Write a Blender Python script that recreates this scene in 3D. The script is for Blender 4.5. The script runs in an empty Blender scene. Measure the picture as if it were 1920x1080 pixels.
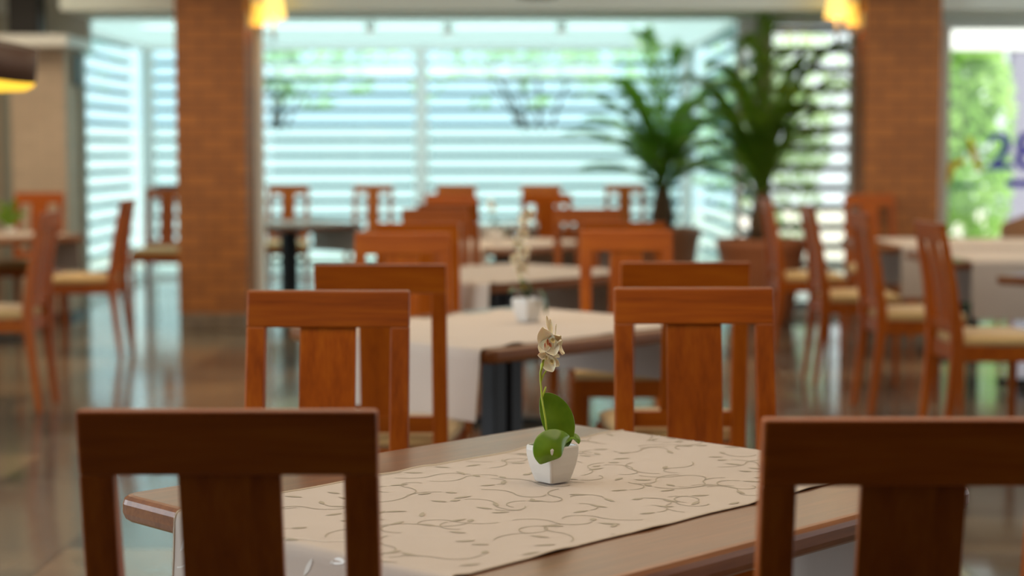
import bpy, bmesh, math, random
from mathutils import Vector, Matrix, noise
PI = math.pi
S = bpy.context.scene
COL = S.collection

# ------------------------------------------------------------ camera, world, lights, exposure
cam = bpy.data.cameras.new('camera'); co = bpy.data.objects.new('camera', cam); COL.objects.link(co)
co.location = (0, 0, 1.35)
co.rotation_euler = (PI/2 - math.atan(258/3244), 0, 0)
cam.sensor_width = 36; cam.lens = 3244/1920*36
cam.clip_end = 200
cam.dof.use_dof = True; cam.dof.focus_distance = 3.05; cam.dof.aperture_fstop = 2.3
S.camera = co
S.view_settings.view_transform = 'Standard'; S.view_settings.look = 'None'
S.view_settings.gamma = 1; S.view_settings.use_curve_mapping = False
S.view_settings.exposure = 0.0

w = bpy.data.worlds.new('world'); S.world = w; w.use_nodes = True
bg = w.node_tree.nodes['Background']
bg.inputs[0].default_value = (0.88, 0.96, 1.0, 1); bg.inputs[1].default_value = 1.75

def light(name, kind, loc, energy, color, rot=(0, 0, 0), size=None, sy=None, **k):
    l = bpy.data.lights.new(name, kind); o = bpy.data.objects.new(name, l); COL.objects.link(o)
    o.location = loc; o.rotation_euler = rot; l.energy = energy; l.color = color
    if kind == 'AREA':
        l.shape = 'RECTANGLE'; l.size = size; l.size_y = sy or size
    for a, v in k.items(): setattr(l, a, v)
    return o
light('sun', 'SUN', (0, 0, 10), 7.0, (1, 0.95, 0.85), rot=(math.radians(38), math.radians(22), 0), angle=0.01)
WARM = (1.0, 0.80, 0.56)
for i, (ly, e) in enumerate([(2.8, 36), (6.6, 50), (10.8, 110)]):
    light('overhead_light', 'AREA', (0.3, ly, 2.72), e, WARM, size=[3.5, 4.0, 8.0][i], sy=1.6)
light('alcove_fill_light', 'AREA', (-1.0, 15.3, 2.40), 55, (0.88, 0.97, 1.0), rot=(math.radians(48), 0, 0), size=4.5, sy=0.4)  # added fill that brightens the far posts, mullions and floor
light('window_daylight', 'AREA', (-4.85, 3.6, 1.5), 105, (0.80, 0.90, 1.0), rot=(0, -PI/2, 0), size=1.9, sy=4.4)
light('overhead_light', 'AREA', (-3.9, 11.9, 2.72), 30, WARM, size=1.6, sy=1.2)  # added fill to brighten the beige column, no known fixture here
light('window_daylight', 'AREA', (5.85, 8.0, 1.5), 9, (0.92, 0.96, 1.0), rot=(0, PI/2, 0), size=1.9, sy=7.0)

# ------------------------------------------------------------ material helpers
def mat(name, color=(0.8, 0.8, 0.8), rough=0.5, **k):
    m = bpy.data.materials.new(name); m.use_nodes = True
    b = m.node_tree.nodes['Principled BSDF']
    b.inputs['Base Color'].default_value = (*color, 1); b.inputs['Roughness'].default_value = rough
    for a, v in k.items():
        b.inputs[a].default_value = v
    return m
def N(m, t, **k):
    n = m.node_tree.nodes.new(t)
    for a, v in k.items(): setattr(n, a, v)
    return n
def L(m, a, b): m.node_tree.links.new(a, b)
def ramp(m, stops):
    r = N(m, 'ShaderNodeValToRGB'); e = r.color_ramp.elements
    while len(e) < len(stops): e.new(0.5)
    for i, (p, c) in enumerate(stops): e[i].position = p; e[i].color = (*c, 1)
    return r
def wood(name, dark, mid, lite, axis, rough=0.42, coat=0.06, vary=True, scale=1.0, spec=0.25, crough=0.10):
    m = mat(name, mid, rough); b = m.node_tree.nodes['Principled BSDF']
    tc = N(m, 'ShaderNodeTexCoord'); mp = N(m, 'ShaderNodeMapping')
    s = [26*scale]*3; s['xyz'.index(axis)] = 1.6*scale
    mp.inputs['Scale'].default_value = s
    L(m, tc.outputs['Object'], mp.inputs[0])
    n1 = N(m, 'ShaderNodeTexNoise'); n1.inputs['Scale'].default_value = 1.0; n1.inputs['Detail'].default_value = 5; n1.inputs['Distortion'].default_value = 0.7
    L(m, mp.outputs[0], n1.inputs['Vector'])
    n2 = N(m, 'ShaderNodeTexNoise'); n2.inputs['Scale'].default_value = 6.0; n2.inputs['Detail'].default_value = 3
    L(m, mp.outputs[0], n2.inputs['Vector'])
    mx = N(m, 'ShaderNodeMix'); mx.inputs['Factor'].default_value = 0.35
    L(m, n1.outputs['Fac'], mx.inputs[2]); L(m, n2.outputs['Fac'], mx.inputs[3])
    r = ramp(m, [(0.30, dark), (0.5, mid), (0.70, lite)])
    L(m, mx.outputs[0], r.inputs[0])
    if vary:
        oi = N(m, 'ShaderNodeObjectInfo'); mr = N(m, 'ShaderNodeMapRange')
        mr.inputs['To Min'].default_value = 0.85; mr.inputs['To Max'].default_value = 1.15
        L(m, oi.outputs['Random'], mr.inputs['Value'])
        hs = N(m, 'ShaderNodeHueSaturation'); L(m, mr.outputs[0], hs.inputs['Value']); L(m, r.outputs[0], hs.inputs['Color'])
        L(m, hs.outputs[0], b.inputs['Base Color'])
    else:
        L(m, r.outputs[0], b.inputs['Base Color'])
    b.inputs['Specular IOR Level'].default_value = spec
    b.inputs['Coat Weight'].default_value = coat; b.inputs['Coat Roughness'].default_value = crough
    bp = N(m, 'ShaderNodeBump'); bp.inputs['Strength'].default_value = 0.06; bp.inputs['Distance'].default_value = 0.002
    L(m, n2.outputs['Fac'], bp.inputs['Height']); L(m, bp.outputs[0], b.inputs['Normal'])
    return m
CW = ((0.215, 0.040, 0.001), (0.33, 0.070, 0.002), (0.42, 0.108, 0.004))
M = {}
M['wood_x'] = wood('chair_wood_across', *CW, 'x')
M['wood_z'] = wood('chair_wood_upright', *CW, 'z')
M['wood_y'] = wood('chair_wood_deep', *CW, 'y')
M['top'] = wood('table_wood', (0.07, 0.023, 0.005), (0.115, 0.040, 0.009), (0.16, 0.058, 0.014), 'x', rough=0.36, coat=0.45, scale=0.8, crough=0.2)
M['edge'] = wood('table_edge_wood', (0.13, 0.042, 0.012), (0.20, 0.07, 0.02), (0.26, 0.10, 0.03), 'x', rough=0.34, coat=0.15)
M['black'] = mat('black_metal', (0.012, 0.012, 0.014), 0.35, Metallic=0.3)
M['grille'] = mat('speaker_grille', (0.02, 0.02, 0.02), 0.7)
M['plaster'] = mat('white_plaster', (0.62, 0.66, 0.62), 0.7)
M['ceiling'] = mat('ceiling_white', (0.80, 0.84, 0.82), 0.7)
def translucent_panel(name, c):
    m = mat(name, c, 0.6); b = m.node_tree.nodes['Principled BSDF']
    t = N(m, 'ShaderNodeBsdfTranslucent'); t.inputs[0].default_value = (*c, 1)
    mx = N(m, 'ShaderNodeMixShader'); mx.inputs[0].default_value = 0.72
    L(m, b.outputs[0], mx.inputs[1]); L(m, t.outputs[0], mx.inputs[2]); L(m, mx.outputs[0], m.node_tree.nodes['Material Output'].inputs[0])
    return m
M['roofpanel'] = translucent_panel('translucent_roof_panel', (0.60, 0.71, 0.70))
M['beam'] = mat('beam_grey', (0.82, 0.93, 0.88), 0.7)
M['frame'] = mat('window_frame_white', (0.84, 0.88, 0.85), 0.4)
M['post'] = mat('post_grey_green', (0.34, 0.36, 0.31), 0.5)
M['postlight'] = mat('post_cream', (0.75, 0.66, 0.56), 0.5)
M['postbeige'] = mat('post_beige', (0.42, 0.37, 0.30), 0.5)
M['slat'] = mat('louver_grey', (0.06, 0.13, 0.15), 0.5)
M['slatb'] = mat('louver_brown', (0.05, 0.042, 0.034), 0.55)
M['alu'] = mat('brushed_metal', (0.5, 0.5, 0.48), 0.3, Metallic=0.9)

def fabric(name, c, rough=0.85, sc=900, amp=0.25, sheen=0.3):
    m = mat(name, c, rough); b = m.node_tree.nodes['Principled BSDF']
    tc = N(m, 'ShaderNodeTexCoord'); n = N(m, 'ShaderNodeTexNoise'); n.inputs['Scale'].default_value = sc
    L(m, tc.outputs['Object'], n.inputs['Vector'])
    n3 = N(m, 'ShaderNodeTexNoise'); n3.inputs['Scale'].default_value = 7
    L(m, tc.outputs['Object'], n3.inputs['Vector'])
    r = ramp(m, [(0.3, tuple(x*(1-amp*0.4) for x in c)), (0.7, c)])
    L(m, n3.outputs['Fac'], r.inputs[0]); L(m, r.outputs[0], b.inputs['Base Color'])
    b.inputs['Sheen Weight'].default_value = sheen
    bp = N(m, 'ShaderNodeBump'); bp.inputs['Strength'].default_value = 0.25; bp.inputs['Distance'].default_value = 0.0006
    L(m, n.outputs['Fac'], bp.inputs['Height']); L(m, bp.outputs[0], b.inputs['Normal'])
    return m
M['cushion'] = fabric('seat_cushion_tan', (0.58, 0.38, 0.15))
M['cloth'] = fabric('runner_cloth', (0.555, 0.465, 0.395), sc=1400, amp=0.12, sheen=0.1)
M['vine'] = mat('runner_embroidery', (0.36, 0.305, 0.225), 0.6)
M['hem'] = mat('runner_hem', (0.64, 0.55, 0.44), 0.7)
M['thread'] = mat('runner_satin_thread', (0.72, 0.68, 0.62), 0.35)
M['ceramic'] = mat('white_ceramic', (0.72, 0.69, 0.64), 0.12, **{'Coat Weight': 0.6})
M['soil'] = mat('potting_soil', (0.03, 0.018, 0.01), 0.95)
M['petal'] = mat('orchid_petal', (0.94, 0.85, 0.66), 0.55, **{'Subsurface Weight': 0.15, 'Subsurface Scale': 0.01})
M['spot'] = mat('orchid_heart', (0.50, 0.16, 0.06), 0.5)
M['lipy'] = mat('orchid_lip', (0.62, 0.50, 0.25), 0.5)
M['stem'] = mat('orchid_stem', (0.42, 0.52, 0.04), 0.4)
def leafmat(name, c1, c2, rough, sc=30, tr=0.0):
    m = mat(name, c1, rough); b = m.node_tree.nodes['Principled BSDF']
    tc = N(m, 'ShaderNodeTexCoord'); n = N(m, 'ShaderNodeTexNoise'); n.inputs['Scale'].default_value = sc
    L(m, tc.outputs['Object'], n.inputs['Vector']); r = ramp(m, [(0.35, c1), (0.65, c2)])
    L(m, n.outputs['Fac'], r.inputs[0]); L(m, r.outputs[0], b.inputs['Base Color'])
    if tr:
        t = N(m, 'ShaderNodeBsdfTranslucent'); L(m, r.outputs[0], t.inputs[0])
        mx = N(m, 'ShaderNodeMixShader'); mx.inputs[0].default_value = tr
        out = m.node_tree.nodes['Material Output']
        L(m, b.outputs[0], mx.inputs[1]); L(m, t.outputs[0], mx.inputs[2]); L(m, mx.outputs[0], out.inputs[0])
    return m
M['oleaf'] = leafmat('orchid_leaf', (0.10, 0.20, 0.010), (0.15, 0.27, 0.016), 0.2)
M['palm'] = leafmat('palm_leaf', (0.17, 0.32, 0.03), (0.30, 0.50, 0.05), 0.45, 3, 0.6)
M['bush'] = leafmat('hedge_leaf', (0.28, 0.54, 0.10), (0.52, 0.74, 0.28), 0.5, 1.2, 0.5)
M['bushpale'] = leafmat('pale_tree_leaf', (0.42, 0.56, 0.30), (0.62, 0.78, 0.46), 0.5, 1.0, 0.4)
M['bark'] = mat('palm_bark', (0.10, 0.055, 0.025), 0.9)
M['terracotta'] = mat('terracotta', (0.36, 0.12, 0.045), 0.6)
M['lilac'] = mat('lilac_render', (0.21, 0.195, 0.27), 0.8)
M['boundary'] = mat('backdrop_white', (0.60, 0.62, 0.63), 0.8)
M['bright_strip'] = mat('white_strip_board', (0.9, 0.9, 0.9), 0.6)
M['shade_dark'] = mat('lamp_shade_brown', (0.075, 0.035, 0.02), 0.6)
def emit(name, c, s):
    m = mat(name, c, 0.6); b = m.node_tree.nodes['Principled BSDF']
    b.inputs['Emission Color'].default_value = (*c, 1); b.inputs['Emission Strength'].default_value = s
    return m
M['shade'] = emit('glowing_shade', (1.0, 0.66, 0.16), 1.7)
M['shadedim'] = emit('glowing_shade_dim', (1.0, 0.60, 0.10), 1.0)
M['diffuser'] = emit('pendant_diffuser', (1.0, 0.60, 0.05), 1.3)
M['spotglow'] = emit('ceiling_spot_glow', (1.0, 0.95, 0.85), 1.2)
def vinyl(name, c):
    m = mat(name, c, 0.5); b = m.node_tree.nodes['Principled BSDF']
    t = N(m, 'ShaderNodeBsdfTranslucent'); t.inputs[0].default_value = (*c, 1)
    mx = N(m, 'ShaderNodeMixShader'); mx.inputs[0].default_value = 0.6
    L(m, b.outputs[0], mx.inputs[1]); L(m, t.outputs[0], mx.inputs[2]); L(m, mx.outputs[0], m.node_tree.nodes['Material Output'].inputs[0])
    return m
M['signblue'] = vinyl('sign_blue', (0.22, 0.19, 0.85))
M['signyellow'] = vinyl('sign_yellow', (0.95, 0.78, 0.02))
M['signteal'] = vinyl('sign_teal', (0.12, 0.45, 0.38))
def glass(name, tint, refl=1.0):
    m = bpy.data.materials.new(name); m.use_nodes = True; nt = m.node_tree
    nt.nodes.remove(nt.nodes['Principled BSDF'])
    t = N(m, 'ShaderNodeBsdfTransparent'); t.inputs[0].default_value = (*tint, 1)
    g = N(m, 'ShaderNodeBsdfGlossy'); g.inputs['Roughness'].default_value = 0.02
    f = N(m, 'ShaderNodeFresnel'); f.inputs[0].default_value = 1.45
    mu = N(m, 'ShaderNodeMath', operation='MULTIPLY'); mu.inputs[1].default_value = refl
    L(m, f.outputs[0], mu.inputs[0])
    mx = N(m, 'ShaderNodeMixShader'); L(m, mu.outputs[0], mx.inputs[0]); L(m, t.outputs[0], mx.inputs[1]); L(m, g.outputs[0], mx.inputs[2])
    L(m, mx.outputs[0], nt.nodes['Material Output'].inputs[0])
    return m
M['tint'] = glass('teal_glass', (0.77, 0.93, 0.95))
M['clear'] = glass('clear_glass', (0.95, 0.97, 0.95))

def floor_mat():
    m = mat('stone_tiles', (0.2, 0.17, 0.14), 0.2); b = m.node_tree.nodes['Principled BSDF']
    tc = N(m, 'ShaderNodeTexCoord'); mp = N(m, 'ShaderNodeMapping')
    mp.inputs['Location'].default_value = (1.67+0.005, -6.36, 0); mp.inputs['Rotation'].default_value = (0, 0, math.radians(1.5))
    L(m, tc.outputs['Object'], mp.inputs[0])
    br = N(m, 'ShaderNodeTexBrick', offset=0.0); br.inputs['Scale'].default_value = 1.0
    br.inputs['Brick Width'].default_value = 0.6; br.inputs['Row Height'].default_value = 0.6
    br.inputs['Mortar Size'].default_value = 0.006; br.inputs['Mortar Smooth'].default_value = 0.3; br.inputs['Bias'].default_value = 0
    br.inputs['Color1'].default_value = (0, 0, 0, 1); br.inputs['Color2'].default_value = (1, 1, 1, 1); br.inputs['Mortar'].default_value = (0.5, 0.5, 0.5, 1)
    L(m, mp.outputs[0], br.inputs['Vector'])
    n = N(m, 'ShaderNodeTexNoise'); n.inputs['Scale'].default_value = 3.5; n.inputs['Detail'].default_value = 6; n.inputs['Roughness'].default_value = 0.6; n.inputs['Distortion'].default_value = 0.6
    L(m, tc.outputs['Object'], n.inputs['Vector'])
    mx = N(m, 'ShaderNodeMix'); mx.inputs['Factor'].default_value = 0.5
    L(m, br.outputs['Color'], mx.inputs[2]); L(m, n.outputs['Fac'], mx.inputs[3])
    r = ramp(m, [(0.22, (0.07, 0.065, 0.055)), (0.42, (0.12, 0.108, 0.088)), (0.58, (0.17, 0.14, 0.10)), (0.8, (0.28, 0.20, 0.125))])
    L(m, mx.outputs[0], r.inputs[0])
    m2 = N(m, 'ShaderNodeMix', data_type='RGBA'); m2.inputs[7].default_value = (0.055, 0.05, 0.045, 1)
    L(m, br.outputs['Fac'], m2.inputs[0]); L(m, r.outputs[0], m2.inputs[6]); L(m, m2.outputs[2], b.inputs['Base Color'])
    rr = N(m, 'ShaderNodeMapRange'); rr.inputs['To Min'].default_value = 0.05; rr.inputs['To Max'].default_value = 0.20
    L(m, n.outputs['Fac'], rr.inputs['Value']); L(m, rr.outputs[0], b.inputs['Roughness'])
    b.inputs['Specular IOR Level'].default_value = 0.9
    n4 = N(m, 'ShaderNodeTexNoise'); n4.inputs['Scale'].default_value = 14; n4.inputs['Detail'].default_value = 3
    L(m, tc.outputs['Object'], n4.inputs['Vector'])
    sub = N(m, 'ShaderNodeMath', operation='SUBTRACT'); L(m, n4.outputs['Fac'], sub.inputs[0]); L(m, br.outputs['Fac'], sub.inputs[1])
    bp = N(m, 'ShaderNodeBump'); bp.inputs['Strength'].default_value = 0.14; bp.inputs['Distance'].default_value = 0.003
    L(m, sub.outputs[0], bp.inputs['Height']); L(m, bp.outputs[0], b.inputs['Normal'])
    return m
M['floor'] = floor_mat()
def brick_mat(name, c1, c2, mort, w_, h_, rough=0.6, ms=0.006):
    m = mat(name, c1, rough); b = m.node_tree.nodes['Principled BSDF']
    tc = N(m, 'ShaderNodeTexCoord'); sx = N(m, 'ShaderNodeSeparateXYZ'); cx = N(m, 'ShaderNodeCombineXYZ')
    L(m, tc.outputs['Object'], sx.inputs[0])
    ad = N(m, 'ShaderNodeMath', operation='ADD'); L(m, sx.outputs[0], ad.inputs[0]); L(m, sx.outputs[1], ad.inputs[1])
    L(m, ad.outputs[0], cx.inputs[0]); L(m, sx.outputs[2], cx.inputs[1])
    br = N(m, 'ShaderNodeTexBrick'); br.inputs['Scale'].default_value = 1.0
    br.inputs['Brick Width'].default_value = w_; br.inputs['Row Height'].default_value = h_; br.inputs['Mortar Size'].default_value = ms
    br.inputs['Color1'].default_value = (*c1, 1); br.inputs['Color2'].default_value = (*c2, 1); br.inputs['Mortar'].default_value = (*mort, 1)
    L(m, cx.outputs[0], br.inputs['Vector']); L(m, br.outputs['Color'], b.inputs['Base Color'])
    bp = N(m, 'ShaderNodeBump', invert=True); bp.inputs['Strength'].default_value = 0.6; bp.inputs['Distance'].default_value = 0.01
    L(m, br.outputs['Fac'], bp.inputs['Height']); L(m, bp.outputs[0], b.inputs['Normal'])
    return m
M['brick'] = brick_mat('brown_brick_slips', (0.37, 0.130, 0.024), (0.27, 0.092, 0.017), (0.17, 0.062, 0.015), 0.24, 0.09, 0.6, 0.008)
M['beigebrick'] = brick_mat('beige_brick', (0.62, 0.50, 0.37), (0.56, 0.45, 0.33), (0.50, 0.42, 0.32), 0.24, 0.075)
M['plinth'] = leafmat('plinth_stone', (0.13, 0.095, 0.06), (0.20, 0.15, 0.10), 0.4, 9)
M['paving'] = leafmat('outdoor_paving', (0.50, 0.47, 0.40), (0.62, 0.58, 0.50), 0.9, 2)
M['wallroom'] = mat('room_wall_beige', (0.42, 0.35, 0.27), 0.8)
M['walldark'] = mat('back_wall_brown', (0.06, 0.035, 0.02), 0.8)

# ------------------------------------------------------------ geometry helpers
def obj(name, bm, m, parent=None, smooth=False, bevel=0, loc=None, rot=None, mats=None):
    me = bpy.data.meshes.new(name)
    bm.normal_update(); bm.to_mesh(me); bm.free()
    for mm in (mats or [m]): me.materials.append(mm)
    if smooth:
        for p in me.polygons: p.use_smooth = True
    o = bpy.data.objects.new(name, me); COL.objects.link(o)
    if parent: o.parent = parent
    if loc: o.location = loc
    if rot: o.rotation_euler = rot
    if bevel:
        b = o.modifiers.new('bevel', 'BEVEL'); b.width = bevel; b.segments = 2; b.limit_method = 'ANGLE'; b.angle_limit = 0.6
    return o
def struct(o): o['kind'] = 'structure'; return o
def tag(o, label, cat, group=None):
    o['label'] = label; o['category'] = cat
    if group: o['group'] = group
    return o
def empty(name, loc, rz=0, label=None, cat=None, group=None):
    o = bpy.data.objects.new(name, None); COL.objects.link(o); o.location = loc; o.rotation_euler = (0, 0, rz); o.empty_display_size = 0.1
    if label: tag(o, label, cat, group)
    return o
def box(bm, x0, x1, y0, y1, z0, z1, mi=0):
    v = [bm.verts.new(p) for p in ((x0,y0,z0),(x1,y0,z0),(x1,y1,z0),(x0,y1,z0),(x0,y0,z1),(x1,y0,z1),(x1,y1,z1),(x0,y1,z1))]
    for f in ((0,3,2,1),(4,5,6,7),(0,1,5,4),(1,2,6,5),(2,3,7,6),(3,0,4,7)):
        bm.faces.new([v[i] for i in f]).material_index = mi
def bxo(name, b, m, parent=None, **k):
    bm = bmesh.new(); box(bm, *b); return obj(name, bm, m, parent, **k)
def sweep_box(bm, secs):
    """secs: list of (cx, cy, cz, wx, wy) horizontal rectangles stacked along z."""
    rings = []
    for cx, cy, cz, wx, wy in secs:
        rings.append([bm.verts.new((cx+sx*wx/2, cy+sy*wy/2, cz)) for sx, sy in ((-1,-1),(1,-1),(1,1),(-1,1))])
    for a, b in zip(rings, rings[1:]):
        for i in range(4): bm.faces.new([a[i], a[(i+1)%4], b[(i+1)%4], b[i]])
    bm.faces.new(rings[0][::-1]); bm.faces.new(rings[-1])
def tube(bm, pts, rad, n=8, mi=0):
    pts = [Vector(p) for p in pts]; rings = []
    up = Vector((0.13, 0.21, 0.97))
    for i, p in enumerate(pts):
        d = (pts[min(i+1, len(pts)-1)] - pts[max(i-1, 0)]).normalized()
        a = d.cross(up)
        if a.length < 1e-3: a = d.cross(Vector((1, 0, 0)))
        a.normalize(); b = d.cross(a)
        r = rad[i] if isinstance(rad, (list, tuple)) else rad
        rings.append([bm.verts.new(p + (a*math.cos(t*2*PI/n) + b*math.sin(t*2*PI/n))*r) for t in range(n)])
    for A, B in zip(rings, rings[1:]):
        for i in range(n): bm.faces.new([A[i], A[(i+1)%n], B[(i+1)%n], B[i]]).material_index = mi
    bm.faces.new(rings[0][::-1]).material_index = mi; bm.faces.new(rings[-1]).material_index = mi
def lathe(bm, prof, n=32, c=(0, 0), cap=True, mi=0):
    rings = [[bm.verts.new((c[0]+r*math.cos(2*PI*t/n), c[1]+r*math.sin(2*PI*t/n), z)) for t in range(n)] for r, z in prof]
    for A, B in zip(rings, rings[1:]):
        for i in range(n): bm.faces.new([A[i], A[(i+1)%n], B[(i+1)%n], B[i]]).material_index = mi
    if cap: bm.faces.new(rings[0][::-1]); bm.faces.new(rings[-1])
def bez(pts, n=12):
    out = []
    P = [Vector(p) for p in pts]
    for i in range(n+1):
        t = i/n; Q = P[:]
        while len(Q) > 1: Q = [Q[j].lerp(Q[j+1], t) for j in range(len(Q)-1)]
        out.append(Q[0])
    return out
def copy_tree(o, parent=None):
    c = o.copy(); COL.objects.link(c)
    if parent: c.parent = parent
    for ch in list(o.children): copy_tree(ch, c)
    return c

# ------------------------------------------------------------ the setting
FY = 18.2                                                     # far glazing
struct(bxo('floor', (-5, 6.2, -2.6, 18.4, -0.1, 0), M['floor']))
struct(bxo('ceiling', (-5, 6.2, -2.6, 13.2, 2.78, 2.9), M['ceiling']))
struct(bxo('ceiling_alcove', (-5, 2.1, 14.2, 18.5, 2.44, 2.45), M['roofpanel']))
struct(bxo('ceiling_side', (2.1, 6.2, 14.2, 14.35, 2.44, 2.9), M['ceiling']))
struct(bxo('ceiling_left', (-5, -3.42, 13.2, 14.4, 2.78, 2.9), M['ceiling']))
struct(bxo('wall_upper', (-5, -3.42, 14.1, 14.2, 2.24, 2.78), M['plaster']))
struct(bxo('trim_1', (-3.42, 6.2, 13.2, 14.2, 2.41, 2.9), M['beam']))
struct(bxo('wall_back', (-5, 6.2, -2.7, -2.6, 0, 2.78), M['walldark']))
# side walls with a long daylight opening
bm = bmesh.new(); box(bm, -5.15, -5, -2.6, 14, 0, 0.45); box(bm, -5.15, -5, -2.6, 14, 2.55, 2.78); box(bm, -5.15, -5, -2.6, 0, 0.45, 2.55); box(bm, -5.15, -5, 7.2, 14, 0.45, 2.55)
struct(obj('wall_left', bm, M['wallroom']))
bm = bmesh.new(); box(bm, 6.2, 6.35, -2.6, 14.2, 0, 0.45); box(bm, 6.2, 6.35, -2.6, 14.2, 2.55, 2.78); box(bm, 6.2, 6.35, -2.6, 3, 0.45, 2.55); box(bm, 6.2, 6.35, 11, 14.2, 0.45, 2.55)
struct(obj('wall_right', bm, M['wallroom']))
# end wall left of the beige column
bm = bmesh.new(); box(bm, -5, -4.10, 13.9, 14.0, 0, 2.44)
struct(obj('wall_end', bm, M['wallroom']))
struct(bxo('trim_2', (-4.10, -3.97, 13.95, 14.0, 0, 2.44), M['post']))
struct(bxo('wall_column', (-3.96, -3.53, 13.75, 14.15, 0.06, 2.15), M['beigebrick']))
struct(bxo('baseboard_column', (-3.98, -3.51, 13.73, 14.17, 0, 0.06), M['black']))
struct(bxo('trim_3', (-5, -3.42, 13.4, 14.2, 2.15, 2.24), M['frame'], bevel=0.008))
struct(bxo('trim_4', (-3.64, -3.50, 14.2, 14.3, 0, 2.15), M['post']))

def slats(bm, fix, a0, a1, axis, z1, pitch, h, d, zmin=0.02, mi=0):
    z = z1
    while z > zmin:
        if axis == 'x': box(bm, a0, a1, fix, fix+d, z-h/2, z+h/2)
        else: box(bm, fix, fix+d, a0, a1, z-h/2, z+h/2)
        z -= pitch
M['tintside'] = glass('teal_glass_side', (0.84, 0.96, 0.97), 0.25)
def glazing(n, axis, fix, a0, a1, z1, frame_w, slat_fix, pane_mat, slat_mat, zs, pitch, h=0.056, d=0.03):
    """window n: frame > pane, louvers ; runs along axis from a0 to a1 at coordinate fix"""
    bm = bmesh.new(); t = 0.05; q = frame_w
    def b(u0, u1, z0, zz, f0=fix, f1=fix+t):
        if axis == 'x': box(bm, u0, u1, f0, f1, z0, zz)
        else: box(bm, f0, f1, u0, u1, z0, zz)
    b(a0, a0+q, 0, z1); b(a1-q, a1, 0, z1); b(a0+q, a1-q, 0, 0.05); b(a0+q, a1-q, z1-0.05, z1)
    fr = struct(obj(f'window_{n}', bm, M['frame']))
    bm = bmesh.new()
    if axis == 'x': box(bm, a0+q, a1-q, fix+0.02, fix+0.028, 0.05, z1-0.05)
    else: box(bm, fix+0.02, fix+0.028, a0+q, a1-q, 0.05, z1-0.05)
    obj('pane', bm, pane_mat, fr)
    if slat_mat:
        bm = bmesh.new(); slats(bm, slat_fix, a0, a1, axis, zs, pitch, h, d)
        obj('louvers', bm, slat_mat, fr)
    return fr
P_ = 0.161
glazing(1, 'x', FY, -3.8, -0.97, 2.44, 0.05, FY+0.16, M['tint'], M['slat'], 2.26+P_, P_)
glazing(2, 'x', FY, -0.93, 1.82, 2.44, 0.05, FY+0.16, M['tint'], M['slat'], 2.26+P_, P_)
struct(bxo('trim_5', (-1.0, -0.90, FY-0.04, FY+0.06, 0, 2.44), M['frame']))
glazing(3, 'y', -3.85, 14.35, FY, 2.44, 0.04, -4.01, M['tintside'], M['slat'], 2.26+P_, P_)
struct(bxo('trim_6', (-3.86, -3.76, FY-0.08, FY+0.06, 0, 2.44), M['frame']))
w4 = glazing(4, 'y', 1.84, 14.3, FY, 2.44, 0.04, 2.0, M['tintside'], M['slat'], 2.26+P_, P_)
struct(bxo('trim_7', (1.80, 1.90, FY-0.08, FY+0.06, 0, 2.44), M['frame']))
struct(bxo('trim_8', (1.98, 2.10, 14.1, 14.3, 0, 2.44), M['postbeige']))
struct(bxo('trim_18', (1.84, 1.98, 14.2, 14.3, 2.2, 2.44), M['frame']))
glazing(5, 'x', 14.14, 2.10, 2.76, 2.41, 0.015, 14.24, M['clear'], M['slatb'], 2.33, P_, h=0.055, d=0.05)
struct(bxo('trim_9', (2.76, 2.88, 14.1, 14.25, 0, 2.41), M['frame']))
struct(bxo('wall_behind_pillar', (2.88, 3.44, 14.12, 14.22, 0, 2.41), M['plaster']))
struct(bxo('trim_10', (3.44, 3.53, 14.08, 14.22, 0, 2.41), M['postlight']))
glazing(6, 'x', 14.14, 3.53, 6.2, 2.38, 0.03, 0, M['clear'], None, 0, 1)
struct(bxo('trim_11', (3.44, 6.2, 14.02, 14.1, 2.365, 2.42), M['beam']))
# partition post next to the left pillar, greenish
struct(bxo('trim_12', (-2.0, -1.915, 13.36, 13.46, 0, 2.41), M['frame']))
# pillars: brick shaft and stone plinth
for n, (x0, x1) in {'pillar_left': (-2.489, -1.972), 'pillar_right': (2.615, 3.172)}.items():
    p = struct(bxo('wall_'+n, (x0, x1, 12.87, 13.35, 0.135, 2.78), M['brick'], bevel=0.006))
    bxo('plinth', (x0+0.005, x1-0.005, 12.86, 13.36, 0, 0.135), M['plinth'], p, bevel=0.01)
# outdoors
struct(bxo('ground', (-14, 16, 18.45, 40, -0.12, -0.04), M['paving']))
struct(bxo('ground_side', (6.2, 18, 14.3, 18.45, -0.12, -0.04), M['paving']))
struct(bxo('ground_terrace', (2.06, 6.2, 14.3, 18.45, -0.12, -0.04), M['paving']))
struct(bxo('ground_strip', (-14, -5, 10, 18.45, -0.12, -0.04), M['paving']))

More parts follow.
